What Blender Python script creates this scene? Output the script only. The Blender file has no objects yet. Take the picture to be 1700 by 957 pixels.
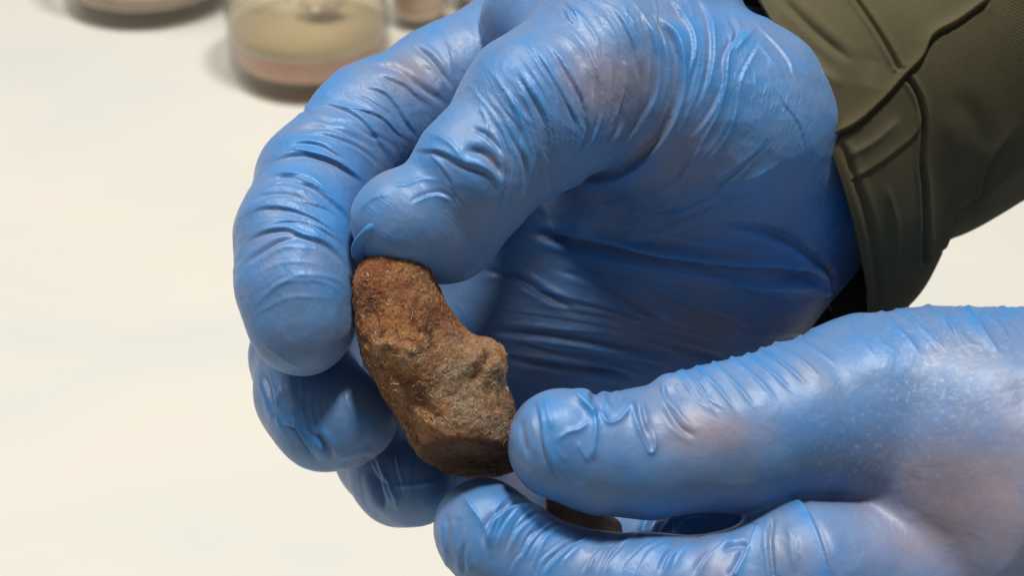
import bpy, math, random
import numpy as np
from mathutils import Matrix, Vector, Euler

random.seed(4)
rng = np.random.default_rng(4)
SC = bpy.context.scene
COL = SC.collection

# ------------------------------------------------------------------ camera, world, lamps, exposure
FPX = 2400.0                       # focal length in pixels of a 1700 px wide picture
CAM_H = 0.30
PITCH = math.radians(34)
cam_d = bpy.data.cameras.new('camera')
cam = bpy.data.objects.new('camera', cam_d); COL.objects.link(cam)
cam.location = (0, 0, CAM_H)
cam.rotation_euler = (math.pi/2 - PITCH, 0, 0)
cam_d.sensor_width = 36.0
cam_d.lens = 36.0*FPX/1700.0
cam_d.clip_start = 0.01; cam_d.clip_end = 50
cam_d.dof.use_dof = True
cam_d.dof.focus_distance = 0.240
cam_d.dof.aperture_fstop = 24.0
SC.camera = cam

w = bpy.data.worlds.new('World'); SC.world = w; w.use_nodes = True
w.node_tree.nodes['Background'].inputs[0].default_value = (0.93, 0.96, 1.0, 1)
w.node_tree.nodes['Background'].inputs[1].default_value = 0.15

def area(name, loc, target, size, power, col):
    l = bpy.data.lights.new(name, 'AREA'); l.shape = 'DISK'; l.size = size; l.energy = power; l.color = col
    o = bpy.data.objects.new(name, l); COL.objects.link(o); o.location = loc
    d = Vector(target) - Vector(loc)
    o.rotation_euler = d.to_track_quat('-Z', 'Y').to_euler()
    return o
area('ceiling_lamp', (0.16, 0.36, 1.55), (0, 0.22, 0.15), 0.20, 21.0, (1.0, 0.96, 0.88))
area('ceiling_lamp', (-0.65, 0.55, 1.50), (0, 0.25, 0.10), 0.6, 15.0, (1.0, 0.97, 0.92))

SC.view_settings.view_transform = 'Standard'
SC.view_settings.look = 'None'
SC.view_settings.exposure = 0.0
SC.view_settings.gamma = 1.0
SC.view_settings.use_curve_mapping = False
SC.cycles.use_denoising = True
SC.cycles.max_bounces = 10
SC.cycles.transmission_bounces = 10
SC.cycles.caustics_refractive = True

# ------------------------------------------------------------------ helpers
# P(px, py, d): the point in millimetres, right / up / towards the lens, at depth d in front of the lens
def P(px, py, d): return np.array([(px-850.0)/FPX*d, -(py-478.5)/FPX*d, -d])
S_, C_ = math.sin(PITCH), math.cos(PITCH)
R_ = np.array([[1, 0, 0], [0, S_, -C_], [0, C_, S_]])
def to_world(v):                                   # mm in that frame -> metres in the room
    return v @ R_.T / 1000.0 + np.array([0, 0, CAM_H])
def px_of(v):
    d = -v[:, 2]
    return 850.0 + v[:, 0]/d*FPX, 478.5 - v[:, 1]/d*FPX

def hash3(ix, iy, iz, seed):
    h = (ix*73856093) ^ (iy*19349663) ^ (iz*83492791) ^ (seed*2654435)
    h = (h ^ (h >> 13))*1274126177 & 0x7fffffff
    return ((h ^ (h >> 16)) & 0xffff)/32767.5 - 1.0
def noise(p, seed=0):                              # value noise, -1..1
    i = np.floor(p).astype(np.int64); f = p - i; f = f*f*f*(f*(f*6-15)+10)
    r = 0
    for dx in (0, 1):
        wx = f[:, 0] if dx else 1-f[:, 0]
        for dy in (0, 1):
            wy = f[:, 1] if dy else 1-f[:, 1]
            for dz in (0, 1):
                wz = f[:, 2] if dz else 1-f[:, 2]
                r = r + wx*wy*wz*hash3(i[:, 0]+dx, i[:, 1]+dy, i[:, 2]+dz, seed)
    return r
def fbm(p, o=3, seed=0):
    r = 0; a = 1; t = 0
    for k in range(o):
        r = r + a*noise(p*2**k, seed+k); t += a; a *= .5
    return r/t
def sstep(a, b, x):
    t = np.clip((x-a)/(b-a), 0, 1); return t*t*(3-2*t)

def cone_sdf(p, a, b, ra, rb):
    ba = b-a; l2 = float(ba@ba); h = np.clip(((p-a)@ba)/l2, 0, 1) if l2 > 0 else np.zeros(len(p))
    q = p - a - h[:, None]*ba
    return np.sqrt((q*q).sum(1)) - (ra + (rb-ra)*h)
def smin(a, b, k):
    if k <= 0: return np.minimum(a, b)
    h = np.clip(.5+.5*(b-a)/k, 0, 1)
    return b + (a-b)*h - k*h*(1-h)

class Chain:
    """A tapering limb: joints (px, py, depth, radius px); k blends its segments, ku blends it into what is there already."""
    def __init__(s, name, js, k=2.5, ku=0.6, wr=0.0, lam=2.0):
        s.name = name; s.k = k; s.ku = ku; s.wr = wr; s.lam = lam
        s.p = [P(a, b, d) for a, b, d, r in js]
        s.r = [r*d/FPX for a, b, d, r in js]
    def segs(s): return [(s.p[i], s.p[i+1], s.r[i], s.r[i+1]) for i in range(len(s.p)-1)] if len(s.p) > 1 else [(s.p[0], s.p[0], s.r[0], s.r[0])]
    def sdf(s, p):
        d = None
        for g in s.segs():
            e = cone_sdf(p, *g); d = e if d is None else smin(d, e, s.k)
        return d
    def along(s, p):
        ds = []; ls = []; acc = 0
        for a, b, ra, rb in s.segs():
            ba = b-a; l = np.linalg.norm(ba); h = np.clip(((p-a)@ba)/(l*l), 0, 1)
            q = p-a-h[:, None]*ba; ds.append(np.sqrt((q*q).sum(1))); ls.append(acc + h*l)
            acc += l
        D = np.array(ds); W = np.exp(-(D-D.min(0))/1.2)
        return (W*np.array(ls)).sum(0)/W.sum(0)
    def box(s, m):
        lo = np.min([q-r for q, r in zip(s.p, s.r)], 0)-m; hi = np.max([q+r for q, r in zip(s.p, s.r)], 0)+m
        return lo, hi

def polygonise(chains, h, cap=14.0, cuts=()):
    lo = np.min([c.box(2)[0] for c in chains], 0); hi = np.max([c.box(2)[1] for c in chains], 0)
    n = np.ceil((hi-lo)/h).astype(int)+1
    D = np.full(n, cap, np.float32)
    ax = [lo[i]+h*np.arange(n[i]) for i in range(3)]
    for c in chains:
        a, b = c.box(max(c.ku, 3)+1.0)
        i0 = np.maximum(np.floor((a-lo)/h).astype(int), 0); i1 = np.minimum(np.ceil((b-lo)/h).astype(int)+1, n)
        X, Y, Z = (ax[k][i0[k]:i1[k]].astype(np.float32) for k in range(3))
        X = X[:, None, None]; Y = Y[None, :, None]; Z = Z[None, None, :]
        d = None
        for (pa, pb, ra, rb) in c.segs():
            ba = pb-pa; l2 = max(float(ba@ba), 1e-9)
            t = ((X-pa[0])*ba[0] + (Y-pa[1])*ba[1] + (Z-pa[2])*ba[2])/l2
            t = np.clip(t, 0, 1)
            e = np.sqrt((X-pa[0]-t*ba[0])**2 + (Y-pa[1]-t*ba[1])**2 + (Z-pa[2]-t*ba[2])**2) - (ra+(rb-ra)*t)
            e = e.astype(np.float32)
            d = e if d is None else smin(d, e, c.k)
        sl = tuple(slice(i0[k], i1[k]) for k in range(3))
        D[sl] = smin(D[sl], d, c.ku)
    for (pt, nn, k) in cuts:                       # flat facets: keep what lies behind the plane
        e = (ax[0][:, None, None]-pt[0])*nn[0] + (ax[1][None, :, None]-pt[1])*nn[1] + (ax[2][None, None, :]-pt[2])*nn[2]
        D = -smin(-D, -e.astype(np.float32), k)
    # surface nets
    neg = D < 0
    cell = np.zeros(n-1, np.int8)
    for dx in (0, 1):
        for dy in (0, 1):
            for dz in (0, 1):
                cell += neg[dx:n[0]-1+dx, dy:n[1]-1+dy, dz:n[2]-1+dz]
    act = (cell > 0) & (cell < 8)
    idx = np.full(n-1, -1, np.int64); ids = np.argwhere(act); idx[act] = np.arange(len(ids))
    acc = np.zeros((len(ids), 3)); cnt = np.zeros(len(ids))
    I, J, K = ids.T
    corners = [(a, b, c) for a in (0, 1) for b in (0, 1) for c in (0, 1)]
    for a in corners:
        for axx in range(3):
            if a[axx]: continue
            b = list(a); b[axx] = 1
            va = D[I+a[0], J+a[1], K+a[2]]; vb = D[I+b[0], J+b[1], K+b[2]]
            m = (va < 0) != (vb < 0)
            t = va[m]/(va[m]-vb[m])
            q = np.tile(np.array(a, float), (m.sum(), 1)); q[:, axx] = t
            acc[m] += q; cnt[m] += 1
    V = (ids + acc/cnt[:, None])*h + lo
    F = []
    for axx in range(3):
        sl0 = [slice(1, n[k]-1) for k in range(3)]; sl1 = list(sl0)
        sl0[axx] = slice(0, n[axx]-1); sl1[axx] = slice(1, n[axx])
        na = neg[tuple(sl0)]; nb = neg[tuple(sl1)]
        e = np.argwhere(na != nb)
        s = na[tuple(e.T)]
        g = e.copy()
        for k in range(3):
            if k != axx: g[:, k] += 1
        u, v = (axx+1) % 3, (axx+2) % 3
        def at(du, dv):
            q = g.copy(); q[:, u] -= du; q[:, v] -= dv
            return idx[tuple(q.T)]
        f = np.stack([at(1, 1), at(0, 1), at(0, 0), at(1, 0)], 1)
        f[~s] = f[~s][:, ::-1]
        F.append(f)
    F = np.concatenate(F)
    return V, F

def vnormals(V, F):
    n = np.cross(V[F[:, 2]]-V[F[:, 0]], V[F[:, 3]]-V[F[:, 1]])
    N = np.zeros_like(V)
    for k in range(4):
        for c in range(3): N[:, c] += np.bincount(F[:, k], n[:, c], len(V))
    return N/np.maximum(np.linalg.norm(N, axis=1), 1e-12)[:, None]
def smooth(V, F, it, lam=.5):
    E = np.concatenate([F[:, [0, 1]], F[:, [1, 2]], F[:, [2, 3]], F[:, [3, 0]]])
    deg = np.bincount(E[:, 0], minlength=len(V)) + np.bincount(E[:, 1], minlength=len(V))
    for _ in range(it):
        S = np.stack([np.bincount(E[:, 0], V[E[:, 1], c], len(V)) + np.bincount(E[:, 1], V[E[:, 0], c], len(V)) for c in range(3)], 1)
        V = V + lam*(S/np.maximum(deg, 1)[:, None]-V)*(deg > 2)[:, None]
    return V

def catmull(pts, step=5.0):
    pts = np.array(pts, float); n = len(pts)
    if n == 2: m = max(2, int(np.linalg.norm(pts[1]-pts[0])/step)); return pts[0]+(pts[1]-pts[0])*np.linspace(0, 1, m)[:, None]
    q = np.vstack([2*pts[0]-pts[1], pts, 2*pts[-1]-pts[-2]]); out = []
    for i in range(1, n):
        a, b, c, d = q[i-1], q[i], q[i+1], q[i+2]
        m = max(2, int(np.linalg.norm(c-b)/step)); t = np.linspace(0, 1, m, endpoint=False)[:, None]
        out.append(.5*((2*b)+(c-a)*t+(2*a-5*b+4*c-d)*t*t+(-a+3*b-3*c+d)*t**3))
    out.append(pts[-1:]); return np.vstack(out)

def fold_height(X, Y, pts, wpx, kind, end=(0.25, 0.25)):
    """height of one crease over picture positions X, Y; kinds r ridge, v valley, s lip (raised left of the stroke, sunk right of it)"""
    c = catmull(pts); lo = c.min(0)-3*wpx; hi = c.max(0)+3*wpx
    m = np.nonzero((X > lo[0]) & (X < hi[0]) & (Y > lo[1]) & (Y < hi[1]))[0]
    if len(m) == 0: return m, None
    x = X[m]; y = Y[m]
    best = np.full(len(m), 1e9); sd = np.zeros(len(m)); tt = np.zeros(len(m))
    L = np.concatenate([[0], np.cumsum(np.linalg.norm(np.diff(c, axis=0), axis=1))]); T = L[-1]
    for i in range(len(c)-1):
        a = c[i]; b = c[i+1]; ba = b-a; l2 = ba@ba
        if l2 < 1e-9: continue
        t = np.clip(((x-a[0])*ba[0]+(y-a[1])*ba[1])/l2, 0, 1)
        qx = x-a[0]-t*ba[0]; qy = y-a[1]-t*ba[1]; d = np.hypot(qx, qy)
        k = d < best; best[k] = d[k]
        sg = np.sign(ba[0]*qy-ba[1]*qx); sd[k] = -sg[k]*d[k]; tt[k] = (L[i]+t[k]*math.sqrt(l2))/T
    tap = sstep(0, max(end[0], 1e-3), tt)*sstep(0, max(end[1], 1e-3), 1-tt) if end else 1
    u = sd/wpx
    u = u/.72
    if kind == 'r': h = .30*np.exp(-(u/.7)**2)+.42*np.exp(-np.abs(u)*.75)
    elif kind == 'v': h = -np.exp(-(u/.8)**2)+.4*np.exp(-(np.abs(u)-1.9)**2*.9)
    elif kind == 's':
        t = .5+.5*np.tanh(u/.30); h = t*np.exp(-np.maximum(u, 0)/1.7)-(1-t)*.65*np.exp(-(u/1.1)**2)
    return m, h*tap

def fan(who, A, B, n, amp, wp=5.0, seed=0, kinds='srsr', jit=7, end=(.35, .35)):
    '''n further creases between two strokes, each with its own wander, length and depth'''
    r = np.random.default_rng(seed); A = catmull(A, 12); B = catmull(B, 12); m = 7; out = []
    ia = A[np.linspace(0, len(A)-1, m).astype(int)]; ib = B[np.linspace(0, len(B)-1, m).astype(int)]
    for i in range(n):
        f = (i+.5+r.uniform(-.35, .35))/n; c = ia*(1-f)+ib*f
        c = c+np.cumsum(r.normal(0, jit*.45, (m, 2)), 0)
        a = r.integers(0, 2); b = m-r.integers(0, 2)
        out.append((who, kinds[r.integers(len(kinds))], wp*r.uniform(.75, 1.3), amp*r.uniform(.45, 1.2), [tuple(q) for q in c[a:b]], end))
    return out
def mesh_obj(name, V, F, mat, parent=None, world=True, attr=None, smooth_=True):
    me = bpy.data.meshes.new(name)
    W = to_world(V) if world else V
    me.vertices.add(len(W)); me.vertices.foreach_set('co', np.ascontiguousarray(W, np.float32).ravel())
    F = np.asarray(F); k = F.shape[1]
    me.loops.add(F.size); me.loops.foreach_set('vertex_index', F.astype(np.int32).ravel())
    me.polygons.add(len(F)); me.polygons.foreach_set('loop_start', np.arange(0, F.size, k, dtype=np.int32))
    me.polygons.foreach_set('loop_total', np.full(len(F), k, np.int32))
    if smooth_: me.polygons.foreach_set('use_smooth', np.ones(len(F), bool))
    for an, av in (attr or {}).items():
        A = me.attributes.new(an, 'FLOAT', 'POINT'); A.data.foreach_set('value', np.asarray(av, np.float32))
    me.materials.append(mat); me.update(calc_edges=True); me.validate()
    o = bpy.data.objects.new(name, me); COL.objects.link(o)
    if parent is not None:
        o.parent = parent; o.matrix_parent_inverse = Matrix.LocRotScale(parent.location, parent.rotation_euler, None).inverted()
    return o
def mesh_poly(name, V, loops, tot, mat, parent, attr):
    me = bpy.data.meshes.new(name); W = to_world(V)
    me.vertices.add(len(W)); me.vertices.foreach_set('co', np.ascontiguousarray(W, np.float32).ravel())
    me.loops.add(len(loops)); me.loops.foreach_set('vertex_index', loops.astype(np.int32))
    st = np.concatenate([[0], np.cumsum(tot)[:-1]]).astype(np.int32)
    me.polygons.add(len(tot)); me.polygons.foreach_set('loop_start', st); me.polygons.foreach_set('loop_total', tot.astype(np.int32))
    me.polygons.foreach_set('use_smooth', np.ones(len(tot), bool))
    for an, av in attr.items():
        A = me.attributes.new(an, 'FLOAT', 'POINT'); A.data.foreach_set('value', np.asarray(av, np.float32))
    me.materials.append(mat); me.update(calc_edges=True)
    o = bpy.data.objects.new(name, me); COL.objects.link(o)
    o.parent = parent; o.matrix_parent_inverse = Matrix.LocRotScale(parent.location, parent.rotation_euler, None).inverted()
    return o
def refine(V, F, sel):
    '''split the chosen quads in four; the quads round them keep the new edge points as extra corners'''
    nV = len(V)
    def key(a, b): return np.minimum(a, b)*nV+np.maximum(a, b)
    Fs = F[sel]; Fo = F[~sel]
    E = np.stack([key(Fs[:, k], Fs[:, (k+1) % 4]) for k in range(4)], 1)
    uk, inv = np.unique(E.ravel(), return_inverse=True); inv = inv.reshape(E.shape)
    mid = (V[uk//nV]+V[uk % nV])/2; cen = V[Fs].mean(1)
    V2 = np.vstack([V, mid, cen]); mi = inv+nV; ci = nV+len(uk)+np.arange(len(Fs))
    Q = np.concatenate([np.stack([Fs[:, k], mi[:, k], ci, mi[:, (k-1) % 4]], 1) for k in range(4)])
    Eo = np.stack([key(Fo[:, k], Fo[:, (k+1) % 4]) for k in range(4)], 1)
    pos = np.clip(np.searchsorted(uk, Eo), 0, len(uk)-1); hit = uk[pos] == Eo
    plain = ~hit.any(1); Q = np.vstack([Q, Fo[plain]])
    L = []; T = []
    for f, hh, pp in zip(Fo[~plain], hit[~plain], pos[~plain]):
        q = []
        for k in range(4):
            q.append(f[k])
            if hh[k]: q.append(nV+pp[k])
        L += q; T.append(len(q))
    loops = np.concatenate([Q.ravel(), np.array(L, np.int64)]); tot = np.concatenate([np.full(len(Q), 4), np.array(T, np.int64)])
    return V2, Q, loops, tot
def tag(o, label=None, cat=None, group=None, kind=None):
    for k, v in (('label', label), ('category', cat), ('group', group), ('kind', kind)):
        if v: o[k] = v
    return o
def empty(name, loc):
    o = bpy.data.objects.new(name, None); COL.objects.link(o); o.location = loc; o.empty_display_size = .02; return o

# ------------------------------------------------------------------ materials
class NT:
    def __init__(s, name):
        s.m = bpy.data.materials.new(name); s.m.use_nodes = True; s.t = s.m.node_tree; s.b = s.t.nodes['Principled BSDF']
    def n(s, t, **kw):
        x = s.t.nodes.new(t)
        for k, v in kw.items():
            if k.startswith('i_'):
                key = k[2:].replace('_', ' ')
                x.inputs[int(key) if key.isdigit() else key].default_value = v
            else: setattr(x, k, v)
        return x
    def l(s, a, b): s.t.links.new(a, b)
    def coord(s, scale=(1, 1, 1), rot=(0, 0, 0)):
        g = s.n('ShaderNodeNewGeometry'); m = s.n('ShaderNodeMapping'); m.inputs['Scale'].default_value = scale; m.inputs['Rotation'].default_value = rot
        s.l(g.outputs['Position'], m.inputs['Vector']); return m.outputs[0]
    def noise(s, vec, scale, detail=4, rough=.55, dist=0):
        x = s.n('ShaderNodeTexNoise', i_Scale=scale, i_Detail=detail, i_Roughness=rough, i_Distortion=dist); s.l(vec, x.inputs['Vector']); return x.outputs['Fac']
    def ramp(s, fac, stops):
        r = s.n('ShaderNodeValToRGB'); e = r.color_ramp.elements
        while len(e) < len(stops): e.new(.5)
        for q, (p, c) in zip(e, stops): q.position = p; q.color = (*c, 1) if len(c) == 3 else c
        s.l(fac, r.inputs[0]); return r.outputs[0]
    def mix(s, f, a, b, mode='MIX'):
        x = s.n('ShaderNodeMix', data_type='RGBA', blend_type=mode)
        for v, i in ((f, 0), (a, 6), (b, 7)):
            if isinstance(v, (int, float)): x.inputs[i].default_value = v
            elif isinstance(v, tuple): x.inputs[i].default_value = (*v, 1)
            else: s.l(v, x.inputs[i])
        return x.outputs[2]
    def math(s, op, a, b=0.0, clamp=False):
        x = s.n('ShaderNodeMath', operation=op, use_clamp=clamp)
        for v, i in ((a, 0), (b, 1)):
            if isinstance(v, (int, float)): x.inputs[i].default_value = v
            else: s.l(v, x.inputs[i])
        return x.outputs[0]
    def bump(s, h, dist, strength=1.0, prev=None):
        b = s.n('ShaderNodeBump', i_Strength=strength, i_Distance=dist); s.l(h, b.inputs['Height'])
        if prev is not None: s.l(prev, b.inputs['Normal'])
        return b.outputs[0]
    def attr(s, name): return s.n('ShaderNodeAttribute', attribute_name=name).outputs['Fac']

def glove_material():
    M = NT('blue_nitrile'); v = M.coord()
    skin = M.attr('stretch')
    n1 = M.noise(v, 160, 4, .6); n2 = M.noise(v, 900, 3, .6)
    f = M.math('ADD', skin, M.math('MULTIPLY', M.math('SUBTRACT', n1, .5), .55), True)
    blue = M.mix(n1, (0.030, 0.175, 0.46), (0.045, 0.225, 0.54))
    grey = M.mix(n1, (0.145, 0.18, 0.27), (0.19, 0.20, 0.275))
    c = M.mix(f, blue, grey)
    c = M.mix(M.attr('pink'), c, (.29, .225, .265))
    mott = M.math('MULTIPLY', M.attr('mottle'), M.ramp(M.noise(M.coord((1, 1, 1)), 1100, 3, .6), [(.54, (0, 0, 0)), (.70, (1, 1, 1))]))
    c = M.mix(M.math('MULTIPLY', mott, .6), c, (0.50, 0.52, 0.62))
    M.l(c, M.b.inputs['Base Color'])
    r = M.math('ADD', M.math('MULTIPLY', n2, .12), .40)
    M.l(r, M.b.inputs['Roughness'])
    M.b.inputs['Specular IOR Level'].default_value = .5
    M.b.inputs['Subsurface Weight'].default_value = .0
    M.b.inputs['Subsurface Radius'].default_value = (.4, .6, 1.0)
    M.b.inputs['Subsurface Scale'].default_value = .0015
    M.b.inputs['Sheen Weight'].default_value = .12
    b = M.bump(n2, .00004, .5)
    b = M.bump(M.noise(v, 200, 3, .5, .6), .0005, .4, b)
    vo = M.n('ShaderNodeTexVoronoi', feature='F1', i_Scale=1.0)
    wv = M.n('ShaderNodeVectorMath', operation='MULTIPLY_ADD'); wn = M.n('ShaderNodeTexNoise', i_Scale=150.0, i_Detail=2.0); M.l(v, wn.inputs['Vector'])
    M.l(v, wv.inputs[0]); wv.inputs[1].default_value = (170, 170, 170); M.l(wn.outputs['Color'], wv.inputs[2]); M.l(wv.outputs[0], vo.inputs['Vector'])
    b = M.bump(M.math('MULTIPLY', vo.outputs['Distance'], M.math('ADD', M.attr('crumple'), .1)), .0009, .45, b)
    fl = M.attr('flow'); pv = M.n('ShaderNodeNewGeometry').outputs['Position']
    sc = M.n('ShaderNodeVectorMath', operation='SCALE'); sc.inputs['Scale'].default_value = 120.0; M.l(pv, sc.inputs[0])
    dv = M.n('ShaderNodeTexNoise', i_Scale=2.2, i_Detail=2.0); M.l(sc.outputs[0], dv.inputs['Vector'])
    for k, (fr, dst, st) in enumerate(((.30, .00010, .7), (.9, .00003, .6))):
        f1 = M.math('ADD', M.math('MULTIPLY', fl, fr), M.math('MULTIPLY', dv.outputs['Fac'], 2.6 + k*3))
        ax = M.n('ShaderNodeCombineXYZ'); M.l(f1, ax.inputs[0])
        av = M.n('ShaderNodeVectorMath', operation='ADD'); M.l(ax.outputs[0], av.inputs[0]); M.l(sc.outputs[0], av.inputs[1])
        # stretched along the crease: only the flow coordinate changes fast
        mp = M.n('ShaderNodeMapping'); mp.inputs['Scale'].default_value = (1, .6, .6); M.l(av.outputs[0], mp.inputs[0])
        nz = M.n('ShaderNodeTexNoise', i_Scale=1.0, i_Detail=2.0, i_Roughness=.5); M.l(mp.outputs[0], nz.inputs['Vector'])
        rg = M.math('SUBTRACT', 1.0, M.math('MULTIPLY', M.math('ABSOLUTE', M.math('SUBTRACT', nz.outputs['Fac'], .5)), 5.0), True)
        rg = M.math('MULTIPLY', M.math('POWER', rg, 2.0), M.attr('crumple'))
        b = M.bump(rg, dst, st, b)
    M.l(b, M.b.inputs['Normal'])
    return M.m
GLOVE = glove_material()

# ------------------------------------------------------------------ the table
def table():
    M = NT('white_paper_cloth'); v = M.coord((1, 1, 1))
    n = M.noise(M.coord((1.3, 2.2, 1)), 5.0, 3, .5, .4)
    c = M.ramp(n, [(.25, (.555, .56, .535)), (.48, (.60, .59, .545)), (.6, (.63, .60, .54)), (.72, (.62, .57, .54))])
    c = M.mix(M.math('MULTIPLY', M.noise(v, 900, 3, .6), .10), c, (.55, .52, .46))
    M.l(c, M.b.inputs['Base Color']); M.b.inputs['Roughness'].default_value = .75
    M.l(M.bump(M.noise(v, 700, 4, .6), .0003, .5), M.b.inputs['Normal'])
    nx, ny = 140, 120
    x = np.linspace(-1.1, 1.1, nx); y = np.linspace(-.3, 1.7, ny)
    X, Y = np.meshgrid(x, y, indexing='ij'); p = np.stack([X.ravel(), Y.ravel(), 0*X.ravel()], 1)
    z = .0026*noise(np.stack([p[:, 0]*1.8+p[:, 1]*.6, p[:, 1]*7-p[:, 0]*1.5, p[:, 2]], 1), 7)
    z += .0012*noise(p*9+3, 9); z -= z.max()
    # flatten under the jars so that they stand flat
    V = np.stack([p[:, 0], p[:, 1], z], 1)
    I = np.arange(nx*ny).reshape(nx, ny)
    F = np.stack([I[:-1, :-1], I[1:, :-1], I[1:, 1:], I[:-1, 1:]], -1).reshape(-1, 4)
    o = mesh_obj('table_surface', V, F, M.m, None, False); tag(o, kind='structure')
table()

# ------------------------------------------------------------------ gloved hands
def build_hand(name, chains, folds, h, parent, stretch, mottle=(), label=None, base=.40, pink=()):
    V, F = polygonise(chains, h)
    V = smooth(V, F, 5)
    N = vnormals(V, F); X, Y = px_of(V)
    see = ((N*(-V/np.linalg.norm(V, axis=1)[:, None])).sum(1) > -.25) & (X > 340) & (X < 1740) & (Y > -40) & (Y < 990)
    V, Q, loops, tot = refine(V, F, see[F].all(1))
    V = smooth(V, Q, 2); N = vnormals(V, Q)
    X, Y = px_of(V)
    view = -V/np.linalg.norm(V, axis=1)[:, None]
    facing = sstep(-.45, .05, (N*view).sum(1))
    G = np.stack([c.sdf(V) for c in chains], 1); mn = G.min(1)
    W = {}
    for i, c in enumerate(chains):
        q = 1-sstep(.5, 3.0, G[:, i]-mn)
        W[c.name] = np.maximum(W.get(c.name, 0), q)
    H = np.zeros(len(V))
    # crumpled ripples that run round each finger
    for c in chains:
        if c.wr <= 0: continue
        s = c.along(V); wgt = 1-sstep(.3, 2.5, G[:, chains.index(c)]-mn)
        m = np.nonzero(wgt > .01)[0]
        p = V[m]; wp = 1.4*noise(p/7.0, 31)+.5*noise(p/3.0, 35)
        q = np.stack([(s[m]+wp*c.lam)/c.lam, p[:, 0]/11., p[:, 2]/11.+p[:, 1]/25.], 1)
        a = 1-np.abs(noise(q, 41))*1.6; b = 1-np.abs(noise(q*np.array([2.1, 1.7, 1.7])+7, 43))*1.6
        amp = c.wr*sstep(-.5, .6, noise(p/9.0, 47))
        H[m] += wgt[m]*amp*(.5*(a-.3)+.22*(b-.3))
    for fo in folds:
        who, kind, wpx, amp, pts = fo[:5]
        end = fo[5] if len(fo) > 5 else (.3, .3)
        m, hh = fold_height(X, Y, pts, wpx, kind, end)
        if hh is None: continue
        g = 0
        for nm in who.split('+'): g = np.maximum(g, W[nm][m])
        H[m] += amp*hh*g*facing[m]
    H += .12*fbm(V/6.0, 3, 3)+.55*fbm(V/12.0, 2, 19)
    V2 = smooth(V + N*H[:, None], Q, 1, .45)
    st = np.full(len(V), base)
    for (x, y, rx, ry, a) in stretch:
        st = np.maximum(st, a*np.exp(-(((X-x)/rx)**2+((Y-y)/ry)**2)))
    st = np.clip(st + .18*fbm(V/5.0, 3, 11) - .38*np.clip(H*1.6, -.25, 1), 0, 1)
    if 'flap' in W: st *= 1-W['flap']
    mo = np.zeros(len(V))
    for (x, y, rx, ry, a) in mottle:
        mo = np.maximum(mo, a*np.exp(-(((X-x)/rx)**2+((Y-y)/ry)**2)))
    print(name, len(V), 'verts')
    fl = np.zeros(len(V)); am = np.full(len(V), .5); best = G.argmin(1)
    for i, c in enumerate(chains):
        m = np.nonzero(best == i)[0]
        if c.name in ('index', 'thumb', 'middle', 'ring', 'little') : fl[m] = c.along(V[m])*2.2; am[m] = .9 if c.wr > .1 else .45
        if c.name == 'thumb' and name == 'near hand': fl[m] = (X[m]-.8*Y[m])*.07*2.0; am[m] = .12
        elif c.name == 'thenar': fl[m] = np.hypot(X[m]-945, Y[m]-140)*.1*2.0; am[m] = .7
        elif c.name == 'palm': fl[m] = (Y[m]-.22*X[m])*.1*1.6; am[m] = .35
        else: fl[m] = (X[m]-.8*Y[m])*.07*2.0; am[m] = .5*(1-sstep(600, 700, Y[m]))+.12
    if name == 'near hand': am *= 1-sstep(1220, 1330, X)
    am = am*(.35+.9*sstep(-.3, .5, noise(V/8.0, 77)))
    pk = np.zeros(len(V))
    for (x, y, rx, ry, a) in pink:
        pk = np.maximum(pk, a*np.exp(-(((X-x)/rx)**2+((Y-y)/ry)**2)))
    pk = pk*(.75+.4*fbm(V/6.0, 3, 91))
    print(name, 'triangles', int((tot-2).sum()))
    o = mesh_poly('gloved_hand', V2, loops, tot, GLOVE, parent, {'stretch': st, 'mottle': mo, 'flow': fl, 'crumple': am, 'pink': np.clip(pk, 0, 1)})
    if label: o['label'] = label
    return o

person = empty('person', tuple(to_world(P(1600, 300, 285)[None])[0]))
tag(person, 'person in an olive sleeve, both blue gloved hands holding up the brown fragment', 'person')

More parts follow.
